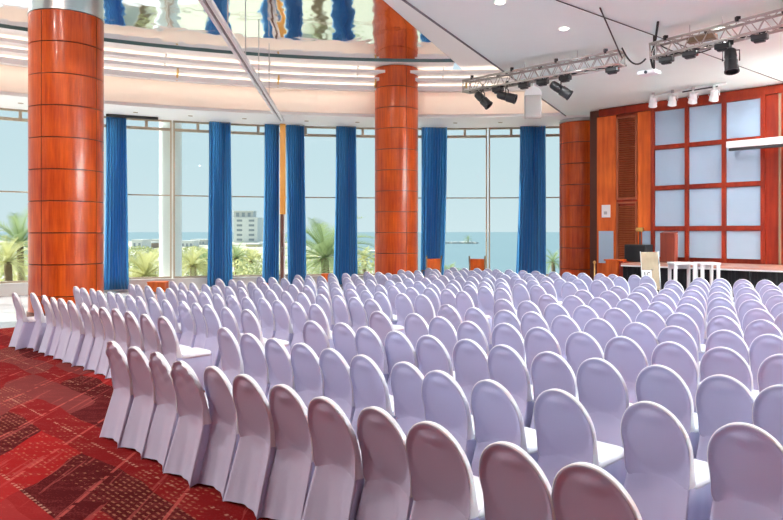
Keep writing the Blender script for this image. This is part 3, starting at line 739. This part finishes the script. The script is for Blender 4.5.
# compact fixtures clipped inside the trusses
def fixture(p, label, m='black'):
    t = thing('truss_fixture', label, 'light fixture', p, rz=-PI/4, group='small fixtures under the trusses')
    MB().box((0, 0, 0), (.26, .13, .10)).box((0, 0, -.065), (.18, .10, .04)).build('housing', m, t, bevel=.02)
    MB().tube([(0, 0, .04), (0, 0, .13)], .014, 6).build('bracket', 'black', t)
w = ['first', 'second', 'third', 'fourth', 'fifth']
for i, f in enumerate((.22, .40, .52, .66, .93)):
    c = T1a.lerp(T1b, f); fixture(c+Vector((.05, -.05, -.20)), 'small dark fixture under the left truss, %s from its window end' % w[i])
for i, f in enumerate((.06, .20, .38, .57)):
    c = T2a.lerp(T2b, f); fixture(c+Vector((.05, -.05, -.20)), 'small dark fixture under the right truss, %s from its window end' % w[i])
c = T2a.lerp(T2b, .29)
tag(MB().box((c.x, c.y, c.z+.02), (.5, .16, .10), -PI/4).build('dimmer_box', 'plywood', bevel=.02), 'rusty brown box lying inside the right truss above the big spotlight', 'box')
# cables
def cable(pts, label, r=.012, m='cable'):
    tag(MB().tube(pts, r, 6).build('cable', m), label, 'cable')
def sagc(a, b, sag, n=12):
    a, b = Vector(a), Vector(b); return [a.lerp(b, i/n)-Vector((0, 0, 4*sag*(i/n)*(1-i/n))) for i in range(n+1)]
CZ = 5.69
def ceil_pt(px, py): Y = FPX*(CZ-EYE)/(HOR-py); v = at(px, py, Y); return v
cable([ceil_pt(556, 0), ceil_pt(783, 82)], 'straight thin wire stretched along the ceiling behind both trusses', .008)
cable(sagc(ceil_pt(600, 8), T1b, .0), 'black cable dropping from the ceiling to the end of the left truss', .014)
cable(sagc(T1b+Vector((0, 0, .2)), T2a+Vector((-.1, .1, -.1)), .2), 'black cable slung between the ends of the two trusses', .016)
cable([ceil_pt(658, 22), T2a+Vector((.05, 0, .25)), T2a+Vector((-.05, 0, -.1)), T2a+Vector((.0, .0, -.3))], 'black cable falling from the ceiling at the start of the right truss', .022)
cable(sagc(T2a+Vector((.1, -.1, .1)), T2a.lerp(T2b, .34)-Vector((0, 0, .2)), .12), 'loose black cable looped along the right truss', .012)
for f, T, lab in ((.42, (T1a, T1b), 'thin steel hanger wire in the middle of the left truss'), (.75, (T1a, T1b), 'thin steel hanger wire near the stage end of the left truss'), (.22, (T2a, T2b), 'thin steel hanger wire left of the big spotlight'), (.4, (T2a, T2b), 'thin steel hanger wire right of the big spotlight')):
    c = T[0].lerp(T[1], f); cable([c+Vector((0, 0, .1)), (c.x, c.y, CZ)], lab, .007, 'steel')
# small projector on a pole between the trusses
c = at(649, 73, 13.3)
t = thing('ceiling_projector', 'small pale projector on a ceiling pole between the two trusses', 'projector', c, rz=-PI/4)
MB().box((0, 0, 0), (.36, .28, .07)).build('body', 'white', t, bevel=.02)
MB().tube([(.1, 0, .03), (.1, 0, CZ-c.z)], .02, 8).build('pole', 'black', t)
MB().tube([(0, -.13, -.005), (0, -.16, -.005)], .03, 12).build('lens', 'lens', t)
# pale loudspeaker box hung near the window
c = at(533, 102, 17.0)
t = thing('hanging_loudspeaker', 'pale arched loudspeaker box hanging under the ceiling edge near the window', 'loudspeaker', c, rz=-.2)
MB().box((0, 0, -.12), (.42, .26, .56)).build('cabinet', 'conc2', t, bevel=.03)
m = MB(); m.lathe([(0, 0), (.21, 0), (.21, .24), (0, .24)], 32); m.v = [(x, z-.12, y+.16) for x, y, z in m.v]; m.build('domed_top', 'cream', t)
MB().box((0, -.135, -.13), (.34, .02, .48)).build('grille', 'conc2', t)
MB().tube([(0, 0, .3), (0, 0, CZ-c.z)], .015, 6).build('rod', 'steel', t)
# white spotlights on a track in front of the stage wall
tr = at(690, 92, 18.0); a, b = at(650, 95.5, 18.9), at(726, 85, 17.3)
tr_ = thing('spotlight_track', 'short white ceiling track carrying four white spotlights before the stage wall', 'track')
MB().tube([(a.x, a.y, CZ-.03), (b.x, b.y, CZ-.03)], .03, 6).build('rail', 'white', tr_)
MB().tube([(a.lerp(b, .45).x, a.lerp(b, .45).y, CZ-.07), (a.lerp(b, .9).x, a.lerp(b, .9).y, CZ-.07)], .02, 6).build('feed_cable', 'cable', tr_)
for px, py, Y, lab in ((653, 102, 18.7, 'first'), (672.5, 100.5, 18.3, 'second'), (693, 98, 17.9, 'third'), (714, 95.5, 17.5, 'fourth')):
    spot(at(px, py, Y), (.12, .5, -.85), 'white drum spotlight, %s from the window end of its ceiling track' % lab, .26, .105, 'white', 'white track spotlights', .22)
# projection screen case across the blue grid
s0, s1 = s_of(727, .4), s_of(783, .4)+2.5
z = z_at(750, 144, .4)
t = thing('screen_case', 'long white projection screen case fixed across the pale blue grid', 'projection screen')
b = MB(); wbox(b, s0, s1, z-.07, z+.11, .32, .48); b.build('case', 'white', t, bevel=.02)
b = MB(); wbox(b, s0+.06, s1, z-.14, z-.07, .36, .46); b.build('roller_slot', 'black', t)
b = MB()
for s in (s0+.3, s1-.4): wbox(b, s-.03, s+.03, z-.02, z+.06, .06, .33)
b.build('brackets', 'steel', t)

# ---------------------------------------------------------------- things on and before the stage
def seat_on(px, py, Y): return at(px, py, Y)
def wall_place(px, off): p = wp(s_of(px, off), off); return (p.x, p.y)
x, y = wall_place(638.5, 1.0)
t = thing('stage_speaker', 'black loudspeaker box on the stage below the louvered shutter', 'loudspeaker', (x, y, STZ), WR)
MB().box((0, 0, .24), (.64, .42, .48)).build('cabinet', 'black', t, bevel=.02)
MB().box((0, -.215, .24), (.56, .02, .40)).build('grille', 'blackcloth', t)
x, y = wall_place(640, .35)
t = thing('stand_lamp', 'slim black stand with small brass lamp head behind the black speaker', 'lamp', (x, y, STZ), WR)
MB().tube([(0, 0, .02), (0, 0, .84)], .02, 8).build('pole', 'black', t)
MB().lathe([(.15, 0), (.15, .02), (.02, .03)], 20).build('base', 'black', t)
MB().box((0, 0, .90), (.22, .08, .12)).tube([(-.05, -.04, .90), (-.05, -.09, .90)], .05, 12).build('lamp_head', 'brass', t, bevel=.015)
x, y = wall_place(669, .9)
t = thing('lectern', 'dark red wooden lectern standing on the stage before the blue grid', 'lectern', (x, y, STZ), WR)
MB().box((0, 0, .39), (.40, .22, .78)).build('body', 'mahogany', t, bevel=.01)
MB().box((0, 0, .80), (.40, .24, .05), M=Matrix.Rotation(D(12), 3, 'X')).build('reading_top', 'mahogany', t, bevel=.01)
MB().box((0, -.115, .42), (.32, .015, .62)).build('front_panel', 'mahogany', t)
MB().box((0, 0, .02), (.42, .26, .04)).build('plinth', 'darkwood', t)
x, y = wp(ss0-.31, 1.75)
t = thing('wooden_pedestal', 'orange wooden box unit on the floor at the end of the stage', 'cabinet', (x, y, 0), WR)
MB().box((-.05, 0, .58), (.36, .40, 1.12)).build('body', 'panel', t, bevel=.01)
MB().box((-.05, 0, 1.16), (.44, .44, .04)).build('top', 'panel', t, bevel=.006)
MB().box((-.05, 0, .03), (.42, .42, .06)).build('plinth', 'darkwood', t)
MB().box((.20, .02, .58), (.12, .34, 1.10)).build('side_unit', 'redwood', t, bevel=.008)
# brass post beside the pedestal
x, y = wall_place(594.5, 1.2)
t = thing('barrier_post', 'thin brass rope post standing beside the corner column', 'post', (x, y, 0))
MB().tube([(0, 0, .02), (0, 0, 1.02)], .022, 10).build('pole', 'brass', t)
MB().lathe([(0, .0), (.15, 0), (.15, .02), (.03, .05)], 20).build('base', 'brass', t)
MB().lathe([(0, 1.0), (.04, 1.02), (.045, 1.05), (.03, 1.09), (0, 1.1)], 14).build('finial', 'brass', t)
# plywood board on legs with a paper notice
c = at(653, 270, 16.1); 
t = thing('plywood_board', 'leaning beige plywood board on metal legs behind the last chairs with a notice', 'board', (c.x, c.y, 0), D(8))
Rb = Matrix.Rotation(D(-7), 3, 'X')
def tilt(m): m.v = [tuple(Rb @ Vector(v)) for v in m.v]; return m
tilt(MB().box((0, 0, 1.02), (.44, .025, .90))).build('board', 'plywood', t, bevel=.01)
tilt(MB().tube([(.225, -.01, .02), (.225, -.01, 1.48)], .016, 8).tube([(-.225, -.01, .02), (-.225, -.01, 1.48)], .012, 8)).build('side_rails', 'steel', t)
tilt(MB().tube([(.03, -.02, 1.04), (.03, -.012, 1.04)], .022, 12)).build('knob', 'black', t)
MB().tube([(.18, .02, .58), (.18, .30, .0)], .014, 6).tube([(-.18, .02, .58), (-.18, .30, .0)], .014, 6).build('rear_legs', 'steel', t)
pz = .93
pp = tilt(MB().box((-.10, -.022, pz), (.24, .006, .22))).build('notice', 'paper', t); pp['label'] = 'white paper notice with black letters IC'
lt = MB(); 
lt.box((-.155, -.028, pz), (.028, .005, .13))
n = 14
for i in range(n):
    a0, a1 = D(50+260*i/n), D(50+260*(i+1)/n)
    ro, ri = .068, .040; vs = []
    for yy in (-.026, -.031):
        for a, r in ((a0, ri), (a0, ro), (a1, ro), (a1, ri)): vs.append((-.055+r*math.cos(a)*.85, yy, pz+r*math.sin(a)))
    lt.add(vs, [(0, 1, 2, 3), (7, 6, 5, 4), (0, 4, 5, 1), (1, 5, 6, 2), (2, 6, 7, 3), (3, 7, 4, 0)])
tilt(lt).build('letters', 'black', pp)
# tall white tables
def bar_table(px, label, wd):
    c = at(px, 270, 16.3); t = thing('high_table', label, 'table', (c.x, c.y, 0), D(-4), 'white high tables')
    MB().box((0, 0, 1.19), (wd, .5, .05)).build('tabletop', 'white', t, bevel=.008)
    for a in (-1, 1):
        for b in (-1, 1): MB().box((a*(wd/2-.05), b*.2, .585), (.07, .06, 1.17)).build('leg', 'white', t, bevel=.006)
    MB().box((0, .2, 1.1), (wd-.1, .03, .1)).build('apron', 'white', t)
bar_table(682, 'white high table in front of the stage beside the plywood board', .54)
bar_table(707, 'second white high table in front of the stage, farther from the plywood board', .46)

# wooden chairs and boxes by the windows
def wood_chair(px, py, Y, rz, label):
    c = at(px, py, Y); t = thing('wooden_armchair', label, 'chair', (c.x, c.y, 0), rz, 'wooden armchairs by the window')
    MB().box((0, 0, .45), (.50, .48, .07)).build('seat', 'plywood', t, bevel=.02)
    MB().box((0, -.24, .82), (.46, .05, .50), M=Matrix.Rotation(D(8), 3, 'X')).build('backrest', 'panel', t, bevel=.02)
    for a in (-1, 1):
        MB().tube([(a*.24, -.20, 0), (a*.24, -.24, .5), (a*.25, -.31, 1.16)], .026, 8).build('back_post', 'plywood', t)
        MB().tube([(a*.23, .2, 0), (a*.24, .21, .66)], .024, 8).build('front_leg', 'plywood', t)
        MB().box((a*.245, -.02, .67), (.05, .50, .03)).build('armrest', 'plywood', t, bevel=.01)
wood_chair(431, 265, 22.6, D(15), 'wooden armchair by the window under the curtain right of the middle column')
wood_chair(478, 265, 22.4, D(-12), 'wooden armchair at the window in front of the pale outside column')
def low_box(px, py, Y, d, label):
    c = at(px, py, Y); t = thing('wooden_box', label, 'box', (c.x, c.y, 0))
    MB().box((0, 0, d[2]/2), d).build('body', 'panel', t, bevel=.008); MB().box((0, 0, d[2]+.012), (d[0]+.03, d[1]+.03, .024)).build('lid', 'panel', t, bevel=.005)
low_box(158, 283, 22.4, (.56, .4, .30), 'small orange wooden box on the floor under the pale window column')
low_box(325, 277, 23.0, (.22, .3, .52), 'small orange wooden box at the window near the tall palm')
low_box(270, 286, 22.6, (.24, .3, .22), 'tiny orange wooden box below the curtain beside the amber post')

# ---------------------------------------------------------------- downlights
def downlight(p, label, lit, r=.075, power=0, nrm=None):
    t = thing('downlight', label, 'ceiling light', p, group=('mirror ceiling downlights' if 'mirror' in label else 'lit ceiling downlights') if lit else 'unlit soffit downlights')
    MB().lathe([(r, 0), (r*1.25, -.008), (r*1.3, .003)], 20).build('trim_ring', 'white' if lit else 'frame', t)
    MB().lathe([(0, .0), (r, -.002)], 20).build('lens', 'lamp' if lit else 'frame', t)
    if power:
        ld = bpy.data.lights.new('downlight_lamp', 'AREA'); ld.shape = 'DISK'; ld.size = .25; ld.energy = power; ld.color = (1, .80, .70) if 'mirror' in label else (.94, .97, 1)
        lo = bpy.data.objects.new('downlight_lamp', ld); COL.objects.link(lo); lo.parent = t; lo.location = (0, 0, -.03)
    return t
PW = 32
grid_pts = []; c_pr = at(649, 73, 13.3)
for i in range(6):
    for j in range(5):
        p = Vector((-3+2.9*i+j*.2, 5.6+3.6*j)); 
        # keep under the low flat ceiling
        if p.x < on_line(La, Lb, p.y)[0]+.5: continue
        if (Vector((p.x, p.y))-WA).dot(WN) < 1.2: continue
        if (p-Vector((3.5, 17))).length < 1.6 or (Vector((p.x, p.y))-Vector((c_pr.x, c_pr.y))).length < 1.2: continue
        grid_pts.append(p)
grid_pts.append(ceil_pt(500, 3).xy)
for i, p in enumerate(grid_pts):
    row = ORD[int(min(13, max(0, (p.y-1)//4.3)))]; 
    downlight((p.x, p.y, CZ), 'small round white downlight in the flat ceiling above the chairs', True, power=PW)
for i, (x, y) in enumerate(((-8.5, 3.0), (-6.2, 6.5), (-4.4, 2.6), (-8.8, 8.0))):
    if y < 9: downlight((x, y, mz(x, y)-.01), 'round downlight set in the mirrored ceiling above the open carpet', True, power=170)
for i, px in enumerate((20, 135, 190, 244, 306, 357, 455, 500)):
    a = ang(px, 22.9)
    downlight(pol(a, 22.7, 5.705), 'dull round downlight in the pale soffit above the windows', False, .06)

# ---------------------------------------------------------------- outside
GZ = -4.5
land = [(-900, -200), (60, -200), (60, 30), (10, 62), (2, 90), (-10, 150), (-40, 330), (-60, 440), (-300, 520), (-900, 520)]
struct(MB().prism(land, GZ-1, GZ).build('ground', 'sand'))
struct(MB().prism([(-9000, -300), (20000, -300), (20000, 40000), (-9000, 40000)], -7, -5.2).build('sea', 'sea', fix=True))
for a, lab in ((MUL[6], 'pale round outside column behind the window between the first two blue curtains'), (MUL[9], 'pale round outside column behind the window facing the sea')):
    c = pol(a, 24.85); t = thing('outside_column', lab, 'column', (c.x, c.y, GZ))
    MB().lathe([(.38, 0), (.38, 11.5)], 40, sm=True).build('shaft', 'extcol', t); MB().lathe([(0, 11.3), (.5, 11.3), (.5, 11.7), (0, 11.7)], 32).build('capital', 'extcol', t)
# terrace slab outside the windows and behind
def building(px0, px1, ytop, Y, dep, m, label, wins=None, roof=True, zb=GZ):
    a, b = at(px0, ytop, Y), at(px1, ytop, Y); w_ = b.x-a.x; h = a.z-zb; cx = (a.x+b.x)/2
    t = thing('building', label, 'building', (cx, Y+dep/2, zb))
    MB().box((0, 0, h/2), (w_, dep, h)).build('wall', m, t)
    if roof: MB().box((0, 0, h+.15), (w_+.4, dep+.4, .5)).build('roof_parapet', 'concrete', t)
    if wins:
        nc, nr, fw_, fh = wins
        for r in range(nr):
            for c in range(nc):
                MB().box((-w_/2+w_*(c+.5)/nc, -dep/2-.02, h-(r+.55)*fh), (w_/nc*fw_, .3, fh*.45)).build('window', 'pane', t)
    return t
tw = building(233.5, 257.5, 218, 420, 16, 'concrete', 'tall white hotel tower with dark window pairs in the distance', (2, 7, .45, 2.9))
a = at(232, 211, 420)
MB().box((-1.5, -2, 16.9), (12.0, 10, 4.2)).build('penthouse', 'conc2', tw); MB().box((-1.5, -2, 19.2), (13.0, 11, .5)).build('penthouse_roof', 'concrete', tw)
for q in (-5, -1.5, 2): MB().box((q, -7.05, 17.0), (1.8, .3, 2.4)).build('window', 'pane', tw)
building(258, 263.5, 219, 450, 14, 'conc2', 'grey narrow wing on the right of the white hotel tower', (1, 7, .5, 2.6))
building(246, 258, 244.5, 300, 9, 'yellow', 'small yellow house in front of the hotel tower', (2, 1, .4, 2.6))
building(258, 267, 243, 320, 10, 'concrete', 'low white house on the right of the yellow house', (2, 1, .4, 2.6))
building(228, 246, 247, 330, 10, 'conc2', 'low grey house on the left of the yellow house', (3, 1, .4, 2.6))
building(132, 142, 240.5, 260, 10, 'concrete', 'white cubic house at the left end of the low skyline', (2, 1, .4, 3))
building(142, 152, 243, 275, 10, 'terra', 'brown house beside the white cubic house in the skyline', (3, 1, .4, 2.6))
building(151, 166, 240, 330, 12, 'conc2', 'grey flat roofed house partly behind the pale outside column', (3, 1, .4, 2.8))
building(181, 193, 241.5, 300, 10, 'concrete', 'white flat house right of the pale outside column', (3, 1, .4, 2.6))
building(191, 205, 240, 340, 12, 'conc2', 'grey long house behind the palms left of the second curtain', (4, 1, .4, 2.6))
building(368, 380, 252, 210, 8, 'concrete', 'small white beach house at the shore left of the middle column', (2, 1, .4, 2.6))
building(310, 318, 246, 260, 8, 'concrete', 'small white house behind the tall palm', (2, 1, .4, 2.6))
building(2, 14, 252, 190, 10, 'concrete', 'low pale house behind the palms at the far left window', (3, 1, .4, 2.6))
# breakwater
a, b = at(440, 242, 420), at(476, 242, 420)
br = MB(); n = 30
for i in range(n):
    q = Vector((a.x+(b.x-a.x)*i/n, 420, -4.9)); br.box(q, (2.2, 3+random.random()*2, 1.4+random.random()*.7), random.random())
tag(br.build('breakwater', 'conc2'), 'low stone breakwater out in the sea', 'breakwater')
def palm(px, py, Y, L, label, m='leaf', nf=30, seed=0, up=.35):
    r_ = random.Random(seed); c = at(px, py, Y); t = thing('palm_tree', label, 'palm tree', (c.x, c.y, GZ), group='palm trees outside')
    H = c.z-GZ
    if H > .5: MB().tube([(0, 0, 0), (.08, 0, H*.5), (0, 0, H)], [.26, .2, .19], 10).build('trunk', 'trunk', t)
    f = MB()
    for k in range(nf):
        az = k*2.39996+r_.uniform(-.2, .2); el = 1.42-1.9*(k/nf)**.8+r_.uniform(-.12, .12); ln = L*r_.uniform(.8, 1.1)*(.85 if el > 1.1 else 1)
        p = Vector((0, 0, H)); e = el; st_ = ln/14; pts = [p.copy()]
        for i in range(14):
            d = Vector((math.cos(az)*math.cos(e), math.sin(az)*math.cos(e), math.sin(e))); p = p+d*st_; pts.append(p.copy()); e -= .035+.10*i/14*(1 if el < 1.2 else .5)
        f.tube(pts, [.025*(1-i/16) for i in range(15)], 4, cap=False)
        for i in range(2, 15):
            d = (pts[i]-pts[i-1]).normalized(); sd2 = d.cross(Vector((0, 0, 1))); sd2 = sd2.normalized() if sd2.length > .05 else Vector((1, 0, 0)); up2 = sd2.cross(d)
            ll = L*.27*math.sin(PI*(.12+.8*i/15))
            for s in (-1, 1):
                for o in (0, .5):
                    b0 = pts[i]-d*st_*o; tip = b0+(sd2*s*.72+d*.62+up2*.22).normalized()*ll; wv = d*L*.011
                    f.add([b0-wv, b0+wv, tip], [(0, 1, 2)])
    f.build('fronds', m, t, fix=False)
palm(20, 244, 42, 2.9, 'grey green palm rising at the far left window beside the thick column', 'leaf', 30, 1)
palm(8, 262, 36, 1.9, 'low yellow palm at the bottom of the far left window', 'leafy', 28, 2)
palm(146, 276, 30, 1.75, 'bright yellow green palm at the sill right of the first curtain', 'leafy', 34, 3)
palm(193, 266, 40, 1.6, 'bushy palm right of the pale outside column', 'leafy', 30, 4)
palm(236, 258, 62, 1.9, 'small palm left of the low houses below the tower', 'leaf', 26, 5)
palm(251, 261, 66, 1.8, 'small palm with bare trunk below the yellow house', 'leafy', 26, 6)
palm(325, 258, 33, 2.9, 'tall spiky palm between the post and the middle column', 'leaf', 40, 7)
palm(364, 260, 60, 1.8, 'small palm at the shore just left of the middle column', 'leafy', 24, 8)
palm(449, 274, 48, 1.3, 'small palm top at the sill under the sea view', 'leaf', 22, 9)
palm(553, 262, 70, 1.7, 'lone palm top against the sea beside the corner column', 'leaf', 22, 10)
palm(468, 239, 415, 3.6, 'tiny palm clump on the breakwater in the sea', 'leaf', 16, 11)
palm(205, 262, 55, 1.6, 'palm half hidden behind the second blue curtain', 'leaf', 24, 12)
def bush(px, py, Y, rx, rz_, label, m='bush', seed=0):
    r_ = random.Random(seed); c = at(px, py, Y); t = thing('bush', label, 'bush', (c.x, c.y, GZ), group='bushes outside')
    H = c.z-GZ; f = MB()
    for k in range(700):
        v = Vector((r_.gauss(0, 1), r_.gauss(0, 1), r_.gauss(0, 1))).normalized()*(r_.uniform(.55, 1)**.5)
        p = Vector((v.x*rx, v.y*rx, H*.5+v.z*(H*.5+rz_*.4))) 
        if p.z < 0: continue
        d = Vector((r_.gauss(0, 1), r_.gauss(0, 1), r_.gauss(0, .8))).normalized(); e = d.orthogonal().normalized(); s = .06*rx+.05
        f.add([p-e*s*.5, p+d*s*1.6, p+e*s*.5, p-d*s*.6], [(0, 1, 2, 3)])
    f.build('foliage', m, t, fix=False)
    MB().tube([(0, 0, 0), (.05, .03, H*.6)], [.10, .05], 6).build('stem', 'trunk', t)
bl = [(5, 268, 46, 2.2, 'low olive bush at the far left window edge'), (24, 266, 50, 2.4, 'olive bush under the grey green palm'), (135, 268, 60, 2.6, 'olive bush behind the yellow palm by the first curtain'), (155, 262, 75, 3, 'olive bush below the brown house'),
      (186, 264, 70, 2.6, 'olive bush just right of the pale outside column'), (204, 268, 52, 2, 'olive bush beside the second curtain'), (233, 270, 55, 2.4, 'olive bush at the sill below the hotel tower'), (247, 275, 44, 1.8, 'low olive bush at the sill under the small palms'), (259, 268, 60, 2.6, 'olive bush below the low white house'),
      (311, 262, 60, 2.4, 'olive bush left of the tall spiky palm'), (342, 266, 52, 2.2, 'olive bush right of the tall spiky palm'), (370, 268, 50, 2, 'olive bush left of the middle column at the sill'), (242, 256, 150, 5, 'distant green bush before the hotel tower'), (192, 254, 160, 5, 'distant green bush before the long grey house'), (140, 254, 150, 5, 'distant green bush before the white cubic house')]
for i, (px, py, Y, rx, lab) in enumerate(bl): bush(px, py-6, Y, rx*.85, 1.0, lab, 'bush' if i % 3 else 'leafy', 40+i)
